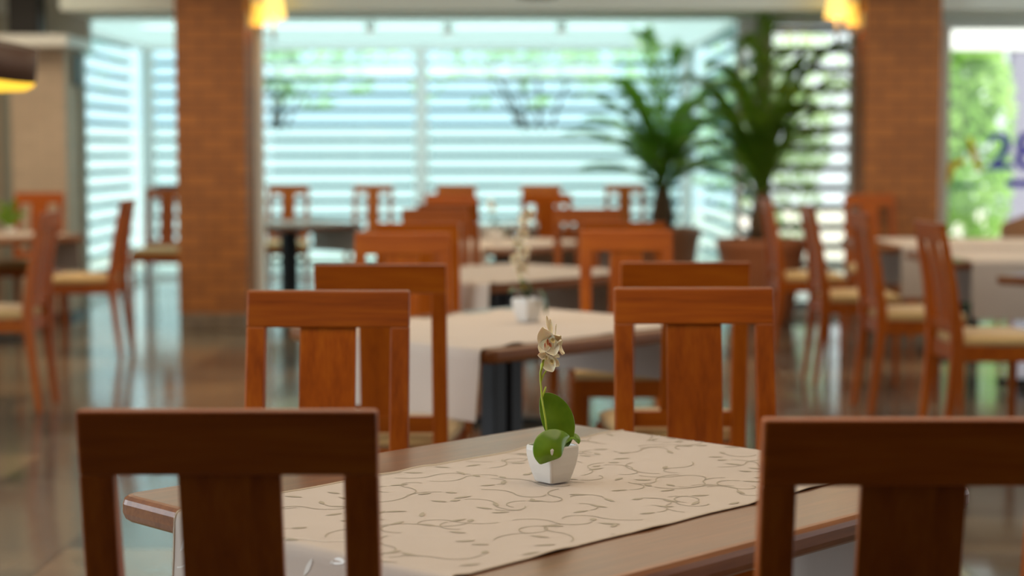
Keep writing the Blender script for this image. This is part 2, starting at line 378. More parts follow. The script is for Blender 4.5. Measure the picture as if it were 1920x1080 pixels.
# ------------------------------------------------------------ dining chair (faces +y, origin on the floor between the back legs)
def build_chair():
    r = empty('dining_chair', (0, 0, 0))
    def yb(z):
        pts = [(0, -0.05), (0.25, -0.018), (0.42, 0.0), (0.52, 0.0), (0.75, -0.026), (1.04, -0.078)]
        for (a, ya), (b, yb_) in zip(pts, pts[1:]):
            if z <= b: return ya + (yb_-ya)*(z-a)/(b-a)
        return pts[-1][1]
    for sx in (-1, 1):
        secs = [(sx*0.166, yb(0), 0, 0.030, 0.030), (sx*0.163, yb(0.25), 0.25, 0.038, 0.040), (sx*0.161, yb(0.42), 0.42, 0.041, 0.052),
                (sx*0.160, yb(0.52), 0.52, 0.042, 0.052), (sx*0.159, yb(0.75), 0.75, 0.042, 0.040), (sx*0.159, yb(0.953), 0.953, 0.042, 0.030)]
        bm = bmesh.new(); sweep_box(bm, secs); obj('back_post', bm, M['wood_z'], r, bevel=0.004)
    # top rail
    bm = bmesh.new(); sweep_box(bm, [(0, yb(0.951), 0.951, 0.36, 0.031), (0, yb(1.04), 1.04, 0.36, 0.027)])
    obj('top_rail', bm, M['wood_x'], r, bevel=0.0045)
    bm = bmesh.new(); sweep_box(bm, [(0, yb(z), z, 0.124, 0.014) for z in (0.565, 0.66, 0.75, 0.85, 0.953)])
    obj('splat', bm, M['wood_z'], r, bevel=0.002)
    bm = bmesh.new(); sweep_box(bm, [(0, yb(0.515), 0.515, 0.28, 0.022), (0, yb(0.567), 0.567, 0.28, 0.022)])
    obj('lower_rail', bm, M['wood_x'], r, bevel=0.003)
    # seat frame: trapezoid apron
    bm = bmesh.new(); t = 0.022
    def plank(a, b, z0, z1, th):
        a = Vector(a); b = Vector(b); d = (b-a).normalized(); n = Vector((-d.y, d.x))*th/2
        lo = [bm.verts.new((*(q), z0)) for q in (a-n, b-n, b+n, a+n)]; hi = [bm.verts.new((v.co.x, v.co.y, z1)) for v in lo]
        bm.faces.new(lo[::-1]); bm.faces.new(hi)
        for i in range(4): bm.faces.new([lo[i], lo[(i+1)%4], hi[(i+1)%4], hi[i]])
    plank((-0.165, 0.02), (-0.205, 0.40), 0.395, 0.462, t); plank((0.165, 0.02), (0.205, 0.40), 0.395, 0.462, t)
    plank((-0.20, 0.41), (0.20, 0.41), 0.395, 0.462, t); plank((-0.15, 0.0), (0.15, 0.0), 0.395, 0.462, t)
    obj('seat_frame', bm, M['wood_x'], r, bevel=0.003)
    for sx in (-1, 1):
        bm = bmesh.new(); sweep_box(bm, [(sx*0.203, 0.405, 0, 0.028, 0.028), (sx*0.203, 0.405, 0.46, 0.040, 0.040)])
        obj('front_leg', bm, M['wood_z'], r, bevel=0.003)
    # cushion
    bm = bmesh.new(); nu, nv = 12, 12
    def outline(u, v): # u,v in -1..1
        k = 0.93
        uu, vv = u*math.sqrt(1-v*v*0.10), v*math.sqrt(1-u*u*0.07)
        yy = 0.222 + vv*0.212; wx = 0.178 + (0.228-0.178)*(vv+1)/2
        return uu*wx, yy
    top = [[None]*(nv+1) for _ in range(nu+1)]; bot = [[None]*(nv+1) for _ in range(nu+1)]
    for i in range(nu+1):
        for j in range(nv+1):
            u = -1+2*i/nu; v = -1+2*j/nv
            u2, v2 = math.sin(u*PI/2), math.sin(v*PI/2)
            x, y = outline(u2, v2); h = (1-abs(u2)**5)*(1-abs(v2)**5)
            top[i][j] = bm.verts.new((x, y, 0.490+0.030*h**0.5))
            edge = i in (0, nu) or j in (0, nv)
            bot[i][j] = bm.verts.new((x*0.985, 0.222+(y-0.222)*0.985, 0.4625))
    for i in range(nu):
        for j in range(nv):
            bm.faces.new([top[i][j], top[i+1][j], top[i+1][j+1], top[i][j+1]]); bm.faces.new([bot[i][j], bot[i][j+1], bot[i+1][j+1], bot[i+1][j]])
    ring = [(i, 0) for i in range(nu)] + [(nu, j) for j in range(nv)] + [(i, nv) for i in range(nu, 0, -1)] + [(0, j) for j in range(nv, 0, -1)]
    for k in range(len(ring)):
        a, b = ring[k], ring[(k+1) % len(ring)]
        bm.faces.new([bot[a[0]][a[1]], bot[b[0]][b[1]], top[b[0]][b[1]], top[a[0]][a[1]]])
    bmesh.ops.recalc_face_normals(bm, faces=bm.faces)
    obj('seat_cushion', bm, M['cushion'], r, smooth=True)
    for ch in r.children:
        for v in ch.data.vertices:
            z = v.co.z
            v.co.z = z*0.482/0.46 if z < 0.46 else 0.482 + (z-0.46)*(1.028-0.482)/0.58
            v.co.x *= 1.042
    return r
chair0 = build_chair(); first = [True]
def chair(x, rail_y, face, label, group='wooden dining chairs', tilt=0):
    """face: direction the sitter looks, degrees from +y counterclockwise; (x, rail_y) is the top rail's middle"""
    a = math.radians(face + tilt)
    ox, oy = x - math.sin(a)*0.075, rail_y + math.cos(a)*0.075
    o = chair0 if first[0] else copy_tree(chair0)
    first[0] = False
    o.location = (ox, oy, 0); o.rotation_euler = (0, 0, a)
    tag(o, label, 'chair', group)
    return o
chair(-0.355, 2.14, 0, 'large blurred chair back in the left foreground, dark reddish wood')
chair(0.489, 2.07, 0, 'large chair back cut by the right edge of the photo, in the foreground')
chair(-0.423, 3.98, 180, 'orange brown chair facing us at the left far side of the nearest table', tilt=-1)
chair(0.427, 4.06, 180, 'orange brown chair facing us at the right far side of the nearest table', tilt=1)
chair(-0.374, 4.90, 0, 'chair back left of the second table, just behind the left facing chair')
chair(0.502, 5.00, 0, 'dark chair back right of the second table, behind the right facing chair')
chair(-0.429, 6.77, 180, 'chair facing us on the left far side of the second table')
chair(0.462, 7.00, 180, 'chair facing us on the right far side of the second table')
chair(-0.421, 7.71, 0, 'left chair back on the near side of the third table')
chair(0.507, 7.82, 0, 'right chair back on the near side of the third table')
chair(-0.427, 9.64, 180, 'left chair facing us on the far side of the third table')
chair(0.421, 9.69, 180, 'right chair facing us on the far side of the third table')
chair(-0.386, 10.47, 0, 'left chair back on the near side of the fourth table')
chair(-0.427, 12.14, 180, 'left chair facing us on the far side of the fourth table')
chair(0.261, 12.97, 0, 'lone right chair back on the near side of the fifth table')
chair(-0.469, 12.97, 0, 'left chair back on the near side of the fifth table')
chair(-0.521, 16.15, 180, 'farthest chair of the left row, against the louvred window')
chair(0.271, 16.15, 180, 'farthest chair of the right row, against the louvred window')
# side rows
chair(1.885, 7.80, -90, 'nearest of the four chairs seen side on in the right aisle', 'chairs seen side on', tilt=5)
chair(1.80, 8.95, -90, 'second nearest of the chairs seen side on in the right aisle', 'chairs seen side on', tilt=3)
chair(1.715, 10.05, -90, 'third nearest of the chairs seen side on in the right aisle', 'chairs seen side on', tilt=1)
chair(1.70, 11.6, -90, 'farthest of the chairs seen side on in the right aisle, before the big planter', 'chairs seen side on', tilt=2)
chair(-2.42, 9.05, 90, 'nearer of the side on chairs at the left, its cushion cut by the photo edge', 'chairs seen side on', tilt=0)
chair(-2.54, 11.45, 90, 'slim side on chair on the open floor left of the left brick pillar', 'chairs seen side on', tilt=0)
chair(-3.62, 13.28, 180, 'chair facing us in front of the beige brick column')
chair(2.63, 12.75, 180, 'chair facing us at the foot of the right brick pillar')
chair(-2.05, 15.9, 180, 'chair beside the window just right of the left brick pillar')
chair(-1.33, 16.6, 180, 'lone chair silhouetted on the louvred window left of the chair rows')
chair(1.08, 16.6, 180, 'chair silhouetted on the louvred window left of the first palm')
chair(-2.96, 14.9, 180, 'chair half hidden behind the left edge of the left brick pillar')
def shell_chair(x, y, rz, label):
    r = empty('tub_chair', (x, y, 0), rz, label, 'chair')
    bm = bmesh.new(); n = 16; W = 0.25
    prof = []
    for i in range(n+1):
        a = PI*(0.08 + 0.84*i/n); prof.append((math.cos(a)*W, -math.sin(a)*0.24))
    zt = lambda i: 0.93 - 0.12*abs(i/n-0.5)*2
    inn = [[bm.verts.new((px*k, py*k, z)) for (px, py), z in zip(prof, zs)] for k, zs in ((0.90, [0.46]*(n+1)), (0.92, [zt(i) for i in range(n+1)]), (1.0, [zt(i) for i in range(n+1)]), (1.0, [0.40]*(n+1)))]
    for A, B in zip(inn, inn[1:]+inn[:1]):
        for i in range(n): bm.faces.new([A[i], A[i+1], B[i+1], B[i]])
    for e in (0, n): bm.faces.new([q[e] for q in inn][::(1 if e else -1)])
    bmesh.ops.recalc_face_normals(bm, faces=bm.faces)
    obj('backrest', bm, M['wicker'], r, smooth=True)
    bm = bmesh.new(); lathe(bm, [(0.2, 0.40), (0.225, 0.42), (0.225, 0.45), (0.2, 0.47)], 24); obj('seat', bm, M['cushion'], r, smooth=True)
    for sx in (-1, 1):
        for sy in (-1, 1):
            bm = bmesh.new(); sweep_box(bm, [(sx*0.19, sy*0.15, 0, 0.025, 0.025), (sx*0.15, sy*0.13, 0.42, 0.035, 0.035)]); obj('leg', bm, M['wood_z'], r)
M['wicker'] = fabric('tan_upholstery', (0.26, 0.13, 0.06))
shell_chair(3.78, 12.6, 0, 'round cornered tan chair back at the right photo edge, before the clear window')

# ------------------------------------------------------------ tables
def table(x, y, rz, sx, sy, label, group='wooden restaurant tables'):
    r = empty('dining_table', (x, y, 0), rz, label, 'table', group)
    bm = bmesh.new(); rad = 0.04; n = 6; T = 0.046
    def ring(ins, z):
        vs = []
        for cx, cy, a0 in ((1, 1, 0), (-1, 1, PI/2), (-1, -1, PI), (1, -1, 1.5*PI)):
            for k in range(n+1):
                a = a0 + PI/2*k/n; R = max(rad-ins, 0.004)
                vs.append((cx*(sx/2-rad) + math.cos(a)*R, cy*(sy/2-rad) + math.sin(a)*R, z))
        return [bm.verts.new(v) for v in vs]
    prof = [(0.030, 0.75-T), (0.012, 0.75-T), (0.004, 0.75-T+0.006), (0, 0.75-T+0.016), (0, 0.75-0.014), (0.003, 0.75-0.006), (0.010, 0.75-0.001), (0.018, 0.75), (0.035, 0.75)]
    rings = [ring(*p) for p in prof]
    for k, (A, B) in enumerate(zip(rings, rings[1:])):
        m_ = len(A)
        for i in range(m_): bm.faces.new([A[i], A[(i+1)%m_], B[(i+1)%m_], B[i]]).material_index = 1 if k < 7 else 0
    bm.faces.new(rings[0][::-1]); bm.faces.new(rings[-1])
    obj('tabletop', bm, None, r, mats=[M['top'], M['edge']])
    for s in (-1, 1):
        bxo('pedestal_column', (s*0.04-0.03, s*0.04+0.03, -0.035, 0.035, 0.02, 0.70), M['black'], r, bevel=0.005)
    bm = bmesh.new()
    for k in range(4):
        d = Vector((math.cos(PI/4+k*PI/2), math.sin(PI/4+k*PI/2), 0)); q = Vector((-d.y, d.x, 0))*0.03
        lo = [bm.verts.new(v) for v in (-q, d*0.34-q, d*0.34+q, q)]
        hi = [bm.verts.new(v) for v in (-q+Vector((0,0,0.04)), d*0.34-q+Vector((0,0,0.018)), d*0.34+q+Vector((0,0,0.018)), q+Vector((0,0,0.04)))]
        bm.faces.new(lo[::-1]); bm.faces.new(hi)
        for i in range(4): bm.faces.new([lo[i], lo[(i+1)%4], hi[(i+1)%4], hi[i]])
    obj('foot', bm, M['black'], r)
    return r

def runner(x, y, rz, width, span, hang, label, seed, pattern=0, off=0.0, thread=False, group='beige table runners', cat='table runner'):
    """cloth lying along local x over a table that is span long, hanging down at both ends"""
    rnd = random.Random(seed); R = 0.012; zt = 0.7512
    flat = span/2
    def warp(s, t, lift=0.0):
        e = max(0, abs(t)/(width/2))
        wob = 0.007*noise.noise(Vector((s*5.0+seed, (1 if t > 0 else -1)*3.1, 0.3)))*e**2 + 0.008*noise.noise(Vector((s*1.7+seed, t*0.4, 7.0)))*e
        t2 = t + wob
        z = zt + 0.012*max(0, noise.noise(Vector((s*9+seed*1.3, (2.0 if t > 0 else -4.0), 1.0))))*e**6 + 0.0005*(1+noise.noise(Vector((s*6, t*6, seed))))
        a = abs(s); sg = 1 if s > 0 else -1
        if a <= flat: return Vector((s, t2+off, z+lift))
        q = a - flat; arc = R*PI/2
        if q < arc:
            th = q/R; return Vector((sg*(flat + (R+lift)*math.sin(th)), t2+off, z - R + (R+lift)*math.cos(th)))
        dz = q - arc
        sw = 0.010*noise.noise(Vector((t*7+seed, sg*2, dz*2)))*min(1, dz/0.1)
        return Vector((sg*(flat + R + lift + 0.002 + abs(sw) + dz*0.03), t2+off, zt - R - dz))
    tot = flat + R*PI/2 + hang
    bm = bmesh.new(); ns = 110 if pattern else 60; nt = 44 if pattern else 14
    ss = []
    for i in range(ns+1): ss.append(-tot + 2*tot*i/ns)
    for e in (-1, 1):
        for k in range(5): ss.append(e*(flat + R*PI/2*k/4))
    ss = sorted(set(round(v, 5) for v in ss))
    g = [[bm.verts.new(warp(s, -width/2 + width*j/nt)) for j in range(nt+1)] for s in ss]
    for i in range(len(ss)-1):
        for j in range(nt):
            f = bm.faces.new([g[i][j], g[i+1][j], g[i+1][j+1], g[i][j+1]]); f.smooth = True
    # rolled hem along the long edges
    for e in (-1, 1):
        tube(bm, [warp(s, e*width/2, 0.0004) for s in ss], 0.0018, 5, 2)
    def ribbon(pts, wd, mi=1, lift=0.0007):
        pts = [p for p in pts if abs(p[1]) < width/2-0.008 and abs(p[0]) < tot-0.01]
        if len(pts) < 2: return
        prev = None
        for k, (s, t) in enumerate(pts):
            a = pts[max(k-1, 0)]; b = pts[min(k+1, len(pts)-1)]
            dx, dy = b[0]-a[0], b[1]-a[1]; l = math.hypot(dx, dy) or 1
            ww = wd(k/(len(pts)-1)) if callable(wd) else wd
            nx, ny = -dy/l*ww/2, dx/l*ww/2
            cur = (bm.verts.new(warp(s+nx, t+ny, lift)), bm.verts.new(warp(s-nx, t-ny, lift)))
            if prev: bm.faces.new([prev[0], prev[1], cur[1], cur[0]]).material_index = mi
            prev = cur
    if pattern:
        step = 0.072
        ni, nj = int(2*tot/step)+1, int(width/step)+1
        for i in range(ni):
            for j in range(nj):
                s0 = -tot + step*(i+0.5) + rnd.uniform(-.4, .4)*step; t0 = -width/2 + step*(j+0.5) + rnd.uniform(-.4, .4)*step
                hd = rnd.uniform(0, 2*PI) if rnd.random() < 0.35 else -0.75 + rnd.uniform(-0.6, 0.6) + (PI if rnd.random() < .5 else 0)
                kind = (0, 1, 3, 0, 2)[(i*3 + j*2 + rnd.randint(0, 1)) % 5]
                mi = 1 if abs(s0) < flat else 3
                if kind == 0 or kind == 3:
                    ln = rnd.uniform(0.026, 0.038); c = rnd.uniform(-16, 16)
                    pts = []; px_, py_, h_ = s0, t0, hd
                    for k in range(9): pts.append((px_, py_)); px_ += math.cos(h_)*ln/8; py_ += math.sin(h_)*ln/8; h_ += c*ln/8
                    ribbon(pts, lambda u: 0.0092*math.sin(PI*min(1, max(0.03, u)))**0.8, mi)
                    if kind == 3:
                        pts = []
                        for k in range(14): pts.append((px_, py_)); px_ += math.cos(h_)*0.006; py_ += math.sin(h_)*0.006; h_ += 0.2
                        ribbon(pts, 0.0023, mi)
                else:
                    pts = []; px_, py_, h_ = s0, t0, hd; sg = rnd.choice((-1, 1)); K = rnd.uniform(0.10, 0.16)
                    for k in range(24):
                        pts.append((px_, py_)); px_ += math.cos(h_)*0.0068; py_ += math.sin(h_)*0.0068
                        h_ += sg*K*(1 if k < 11 else -1.3 - (k-11)*0.12*(kind == 1))
                    ribbon(pts, 0.0023, mi)
                    if kind == 2:
                        q = []
                        for k in range(6): q.append((px_, py_)); px_ += math.cos(h_)*0.0045; py_ += math.sin(h_)*0.0045
                        ribbon(q, lambda u: 0.0115*math.sin(PI*min(1, max(0.03, u))), mi)
    o = obj('table_runner', bm, None, mats=[M['cloth'], M['vine'], M['hem'], M['thread']], loc=(x, y, 0), rot=(0, 0, rz))
    tag(o, label, cat, group)
    return o
Q = PI/4
TC = (0.071, 3.037)
table(*TC, Q, 1.15, 1.025, 'nearest table, brown polished wood under the embroidered runner')
# runner crosses from the near left edge to the far right edge, i.e. along the direction -45 degrees
runner(TC[0], TC[1], Q+0.035, 0.645, 1.15+0.002, 0.24, 'beige runner embroidered with curling vines on the nearest table', 3, pattern=1, off=-0.012)
T2 = (-0.035, 5.92)
table(*T2, Q, 1.10, 1.0, 'second table back, dark glossy edge behind the small orchid blossom')
runner(T2[0], T2[1], Q+0.035, 0.80, 1.13, 0.21, 'wide beige runner under the taller orchid on the second table', 11, off=-0.05)
T3 = (-0.07, 8.50)
table(*T3, Q, 1.10, 1.0, 'third table back in the middle row, between the chair rows')
runner(T3[0], T3[1], Q+0.03, 0.90, 1.13, 0.26, 'beige runner on the third table, behind the tall orchid stalk', 12, off=-0.05)
T4 = (-0.05, 11.25)
table(*T4, Q, 1.10, 1.0, 'fourth table back in the middle row')
runner(T4[0], T4[1], Q, 0.8, 1.13, 0.25, 'pale runner on the fourth table of the middle row', 13)
T5 = (-0.05, 13.7)
table(*T5, Q, 1.10, 1.0, 'farthest table of the middle row, near the louvred window')
runner(T5[0], T5[1], Q, 0.8, 1.13, 0.25, 'pale runner on the farthest table of the middle row', 14)
# right side
table(3.06, 8.36, Q, 1.08, 1.0, 'table corner poking in at the right edge, bare and bluish with reflection')
runner(3.06, 8.36, Q, 0.45, 1.09, 0.2, 'runner on the bare cornered table at the right edge', 15)
table(3.10, 9.85, 0, 1.5, 1.0, 'right side table with cloth hanging toward us at the photo edge')
runner(3.33, 9.85, PI/2, 1.7-0.02, 1.03, 0.30, 'pale cloth hanging straight down at the right photo edge', 16, cat='tablecloth')
table(3.00, 11.35, 0, 1.5, 1.0, 'table behind the nearest side on chair in the right aisle')
runner(2.98, 11.35, PI/2, 1.08, 1.03, 0.31, 'pale cloth seen behind the slats of the nearest side on chair', 17, cat='tablecloth')
table(-3.75, 12.2, Q, 1.08, 1.0, 'left side table with a pale cloth and a green plant')
runner(-3.75, 12.2, Q, 0.72, 1.11, 0.25, 'pale cloth on the left side table under the green plant', 18)
table(-3.62, 9.55, Q, 1.08, 1.0, 'table at the left photo edge beside the nearer side on chair')
table(-1.85, 14.35, Q, 0.9, 0.9, 'small far table just right of the left brick pillar')
runner(-1.85, 14.35, Q, 0.6, 0.93, 0.25, 'pale greenish runner on the small far table by the left pillar', 19)

# ------------------------------------------------------------ potted orchids
def petal(bm, base, tip, width, cup, nrm, mi=0, n=7, m_=6, ruffle=0.0, shape=1.0):
    base = Vector(base); tip = Vector(tip); d = tip-base; ln = d.length; d.normalize()
    nv = Vector(nrm); nv = (nv - d*nv.dot(d)).normalized(); sd = d.cross(nv)
    g = []
    for i in range(n+1):
        u = i/n; wd = width/2*(math.sin(PI*min(0.985, max(0.02, u**shape*0.93+0.05))))**0.7
        row = []
        for j in range(m_+1):
            v = -1+2*j/m_
            h = cup*(v*v)*width*0.5 + math.sin(u*PI)*cup*width*-0.25 + ruffle*width*math.sin(v*7+u*9)*u
            row.append(bm.verts.new(base + d*ln*u + sd*v*wd + nv*h))
        g.append(row)
    for i in range(n):
        for j in range(m_):
            f = bm.faces.new([g[i][j], g[i+1][j], g[i+1][j+1], g[i][j+1]]); f.material_index = mi; f.smooth = True
def thick(o, t):
    s = o.modifiers.new('solid', 'SOLIDIFY'); s.thickness = t; s.offset = 0
def pot(parent, s=1.0, ang=math.radians(41)):
    bm = bmesh.new(); n = 5
    def ring(hd, z, ins=0):
        vs = []; side = hd*math.sqrt(2)/2*1.07 - ins; r = 0.0055*s
        for k, a0 in enumerate((0, PI/2, PI, 1.5*PI)):
            cx, cy = ((1, 1), (-1, 1), (-1, -1), (1, -1))[k]
            for j in range(n+1):
                a = a0 + PI/2*j/n; x, y = cx*(side-r)+math.cos(a)*r, cy*(side-r)+math.sin(a)*r
                c, q = math.cos(ang), math.sin(ang)
                vs.append(bm.verts.new((x*c-y*q, x*q+y*c, z)))
        return vs
    P = [(0.028, 0), (0.031, 0.0), (0.0325, 0.003), (0.0375, 0.016), (0.0425, 0.032), (0.0455, 0.047), (0.0465, 0.057), (0.0462, 0.063), (0.0445, 0.066), (0.0425, 0.065), (0.0415, 0.060), (0.0415, 0.055)]
    rings = [ring(h*s, z*s) for h, z in P]
    for A, B in zip(rings, rings[1:]):
        q = len(A)
        for i in range(q): bm.faces.new([A[i], A[(i+1)%q], B[(i+1)%q], B[i]])
    bm.faces.new(rings[0][::-1])
    f = bm.faces.new(rings[-1]); f.material_index = 1
    return obj('pot', bm, None, parent, smooth=False, mats=[M['ceramic'], M['soil']])
def broadleaf(name, parent, spine, width, nrm, t=0.0012, fold=0.10, peak=0.5, mt='oleaf'):
    bm = bmesh.new(); pts = bez(spine, 16); nv0 = Vector(nrm); m_ = 10; g = []
    for i, p in enumerate(pts):
        u = i/16; d = (pts[min(i+1, 16)]-pts[max(i-1, 0)]).normalized()
        nv = (nv0 - d*nv0.dot(d)).normalized(); sd = d.cross(nv)
        e = math.log(0.5)/math.log(peak)
        wd = width/2*max(0.02, math.sin(PI*min(0.999, u)**e))**0.62
        if i == 16: wd = width*0.02
        g.append([bm.verts.new(p + sd*wd*v + nv*(fold*wd*(abs(v)**1.5))) for v in [-1+2*j/m_ for j in range(m_+1)]])
    for i in range(16):
        for j in range(m_): bm.faces.new([g[i][j], g[i+1][j], g[i+1][j+1], g[i][j+1]]).smooth = True
    o = obj(name, bm, M[mt], parent); thick(o, t)
    ss = o.modifiers.new('sub', 'SUBSURF'); ss.levels = 1; ss.render_levels = 1
    return o

oc = (0.073, 3.088, 0.7555)
orc = empty('potted_orchid', oc, 0, 'white pot with one cream orchid blossom and round green leaves on the nearest table', 'potted plant')
pot(orc)
K = 1/1052.0
def q(px, py, dy=0.0):     # sketch units of the flower: right, up from the pot's base, forward shift
    return Vector(((px-1030)*K, dy, (912-py)*K))
broadleaf('leaf', orc, [q(1044, 856, 0.0), q(1052, 810, 0.0), q(1030, 770, 0.012), q(1009, 747, 0.010)], 0.060, (0.25, -1, 0.05), peak=0.46, fold=0.22)
broadleaf('leaf', orc, [q(1062, 826, -0.012), q(1040, 818, -0.040), q(1012, 838, -0.052), q(1006, 872, -0.047)], 0.056, (0.05, -1, 0.28), peak=0.56, fold=-0.22)
broadleaf('leaf', orc, [q(1050, 845, 0.0), q(1062, 820, 0.005), q(1078, 826, 0.004), q(1080, 842, 0.0)], 0.020, (0.2, -0.5, 1), fold=0.1)
bm = bmesh.new()
st = [q(1022, 835, -0.018), q(1019, 815, -0.022), q(1016, 790, -0.024), q(1012, 768, -0.022), q(1009, 750, -0.018), q(1008.5, 735, -0.014), q(1007, 718, -0.012), q(1007, 704, -0.012), q(1010, 690, -0.010), q(1013, 676, -0.006)]
tube(bm, st, [0.0016]*5+[0.0017, 0.0019, 0.0022, 0.0032, 0.0022], 8)
tube(bm, [q(1009.5, 752, -0.018), q(1012, 744, -0.016), q(1015, 737, -0.015), q(1017, 730, -0.015)], [0.0013, 0.0016, 0.0020, 0.0012], 7)
tube(bm, [q(1008, 722, -0.012), q(1012, 709, -0.012), q(1019, 698, -0.010), q(1026, 688, -0.004)], [0.0014, 0.0015, 0.0015, 0.0012], 7)
osm = obj('stem', bm, M['stem'], orc, smooth=True)
# main blossom, hand laid
bm = bmesh.new()
F = (0.0, -1, 0.15)
petal(bm, q(1024, 628, 0), q(1017, 597, -0.002), 0.0085, 0.5, (0.8, -1, 0))
petal(bm, q(1029, 634, 0), q(1026, 602, -0.004), 0.0090, 0.6, (-0.6, -1, 0))
petal(bm, q(1034, 640, 0.004), q(1036, 612, 0.0), 0.0050, 0.4, (0.9, -0.5, 0))
petal(bm, q(1026, 664, 0.001), q(1011, 617, -0.010), 0.034, 0.55, (-0.25, -1, 0.1), ruffle=0.02)
petal(bm, q(1021, 655, 0.003), q(1046, 634, -0.008), 0.032, 0.5, (0.35, -1, 0.1), ruffle=0.03)
petal(bm, q(1022, 645, -0.001), q(1007, 668, -0.010), 0.024, 0.5, (-0.5, -1, -0.1), ruffle=0.03)
petal(bm, q(1022, 640, -0.006), q(1034, 672, -0.014), 0.030, 0.5, (0.1, -1, -0.1), ruffle=0.03)
petal(bm, q(1038, 648, -0.004), q(1048, 671, -0.010), 0.013, 0.8, (1, -0.6, 0), ruffle=0.08)
petal(bm, q(1037, 658, -0.004), q(1045, 640, -0.012), 0.012, 0.8, (0.7, -0.9, 0.2), ruffle=0.08)
# lower blossom
petal(bm, q(1020, 674, -0.006), q(1001, 671, -0.012), 0.015, 0.5, (-0.1, -1, 0.4), ruffle=0.03)
petal(bm, q(1015, 672, -0.006), q(1031, 702, -0.014), 0.027, 0.5, (0.0, -1, -0.1), ruffle=0.03)
petal(bm, q(1020, 676, -0.008), q(1042, 692, -0.012), 0.018, 0.6, (0.3, -1, 0.1), ruffle=0.06)
petal(bm, q(1028, 668, -0.008), q(1043, 675, -0.014), 0.010, 0.6, (0.3, -1, 0.4), ruffle=0.1)
# hearts
petal(bm, q(1020, 640, -0.0155), q(1021, 652, -0.018), 0.0045, 0.9, (0, -1, 0), mi=1)
petal(bm, q(1023, 647, -0.0165), q(1027, 655, -0.020), 0.0050, 0.9, (0, -1, 0.3), mi=1)
petal(bm, q(1015, 647, -0.0155), q(1015, 656, -0.018), 0.0022, 0.9, (0, -1, 0), mi=1)
petal(bm, q(1027, 639, -0.0150), q(1032, 648, -0.020), 0.009, 0.9, (0.3, -1, 0.3), mi=2)
petal(bm, q(1017, 672, -0.014), q(1020, 680, -0.017), 0.006, 0.9, (0, -1, 0.3), mi=2)
petal(bm, q(1027, 679, -0.015), q(1031, 688, -0.019), 0.008, 0.9, (0, -1, 0.3), mi=2)
ob = obj('blossom', bm, None, osm, mats=[M['petal'], M['spot'], M['lipy']]); thick(ob, 0.0006)
ss = ob.modifiers.new('sub', 'SUBSURF'); ss.levels = 1; ss.render_levels = 1

def blossom(bm, c, s, yaw, rnd):
    c = Vector(c); f = Vector((math.sin(yaw), -math.cos(yaw), -0.1)).normalized(); r_ = Vector((math.cos(yaw), math.sin(yaw), 0)); u = Vector((0, 0, 1))
    for a, wd in ((90, .6), (25, 1.0), (155, 1.0), (215, .6), (325, .6)):
        a = math.radians(a+rnd.uniform(-8, 8)); d = r_*math.cos(a)+u*math.sin(a)
        petal(bm, c, c + d*s + f*s*0.15, s*wd*0.95, 0.4, f, ruffle=0.03)
    petal(bm, c + f*s*0.05, c + f*s*0.4 - u*s*0.25, s*0.45, 0.9, (f+u*0.5), mi=2)
    petal(bm, c + f*s*0.12+u*s*0.1, c + f*s*0.3, s*0.2, 0.9, (f+u*0.2), mi=1)
def tall_orchid(loc, label, spike, centres, bs, rot=0, ps=1.2, seed=2):
    r = empty('potted_orchid', loc, rot, label, 'potted plant'); rnd = random.Random(seed)
    pot(r, ps)
    broadleaf('leaf', r, [(0.0, 0, 0.066*ps), (-0.03, -0.03, 0.105*ps), (-0.055, -0.05, 0.10*ps), (-0.065, -0.055, 0.085*ps)], 0.045, (0, 0, 1), mt='oleafdark')
    broadleaf('leaf', r, [(0.0, 0.0, 0.066*ps), (0.05, -0.02, 0.115*ps), (0.065, -0.03, 0.075*ps), (0.062, -0.03, 0.02)], 0.030, (0, 0, 1), mt='oleafdark')
    broadleaf('leaf', r, [(0.0, 0.01, 0.066*ps), (0.02, -0.01, 0.12*ps), (-0.01, -0.02, 0.125*ps), (-0.03, -0.04, 0.11*ps)], 0.035, (0.2, -0.3, 1), mt='oleafdark')
    bm = bmesh.new(); tube(bm, bez(spike, 14), 0.0022, 6); sm = obj('stem', bm, M['stem'], r, smooth=True)
    for c in centres:
        bm = bmesh.new(); blossom(bm, c, bs*rnd.uniform(0.85, 1.1), rnd.uniform(-0.7, 0.7), rnd)
        o = obj('blossom', bm, None, sm, mats=[M['petal'], M['spot'], M['lipy']]); thick(o, 0.0006)
    return r
M['oleafdark'] = leafmat('orchid_leaf_dark', (0.022, 0.05, 0.008), (0.04, 0.085, 0.012), 0.3)
M['petal2'] = M['petal']
tall_orchid((0.056, 6.03, 0.7555), 'taller blurred orchid with a column of pale blossoms, on the second table',
    [(0, 0, 0.08), (-0.04, -0.01, 0.16), (-0.05, -0.01, 0.24), (-0.02, -0.02, 0.33), (-0.005, -0.02, 0.375)],
    [(-0.028, -0.02, 0.185), (-0.040, -0.02, 0.215), (-0.018, -0.02, 0.24), (-0.035, -0.02, 0.275), (-0.012, -0.02, 0.35), (-0.005, -0.03, 0.37), (-0.022, -0.02, 0.305)], 0.030)
lp = empty('potted_plant', (-3.53, 12.15, 0.7555), 0, 'green leafed pot plant on the left side table, cut by the photo edge', 'potted plant')
pot(lp, 0.9)
for dx, dy, hz in ((-0.05, -0.02, 0.25), (0.04, -0.02, 0.27), (0.01, 0.03, 0.22), (0.08, 0.0, 0.17), (-0.08, 0.01, 0.16)):
    broadleaf('leaf', lp, [(0, 0, 0.05), (dx*0.3, dy*0.3, hz*0.6), (dx*0.8, dy, hz), (dx*1.5, dy*1.4, hz*0.86)], 0.05, (0.1, -1, 0.3))
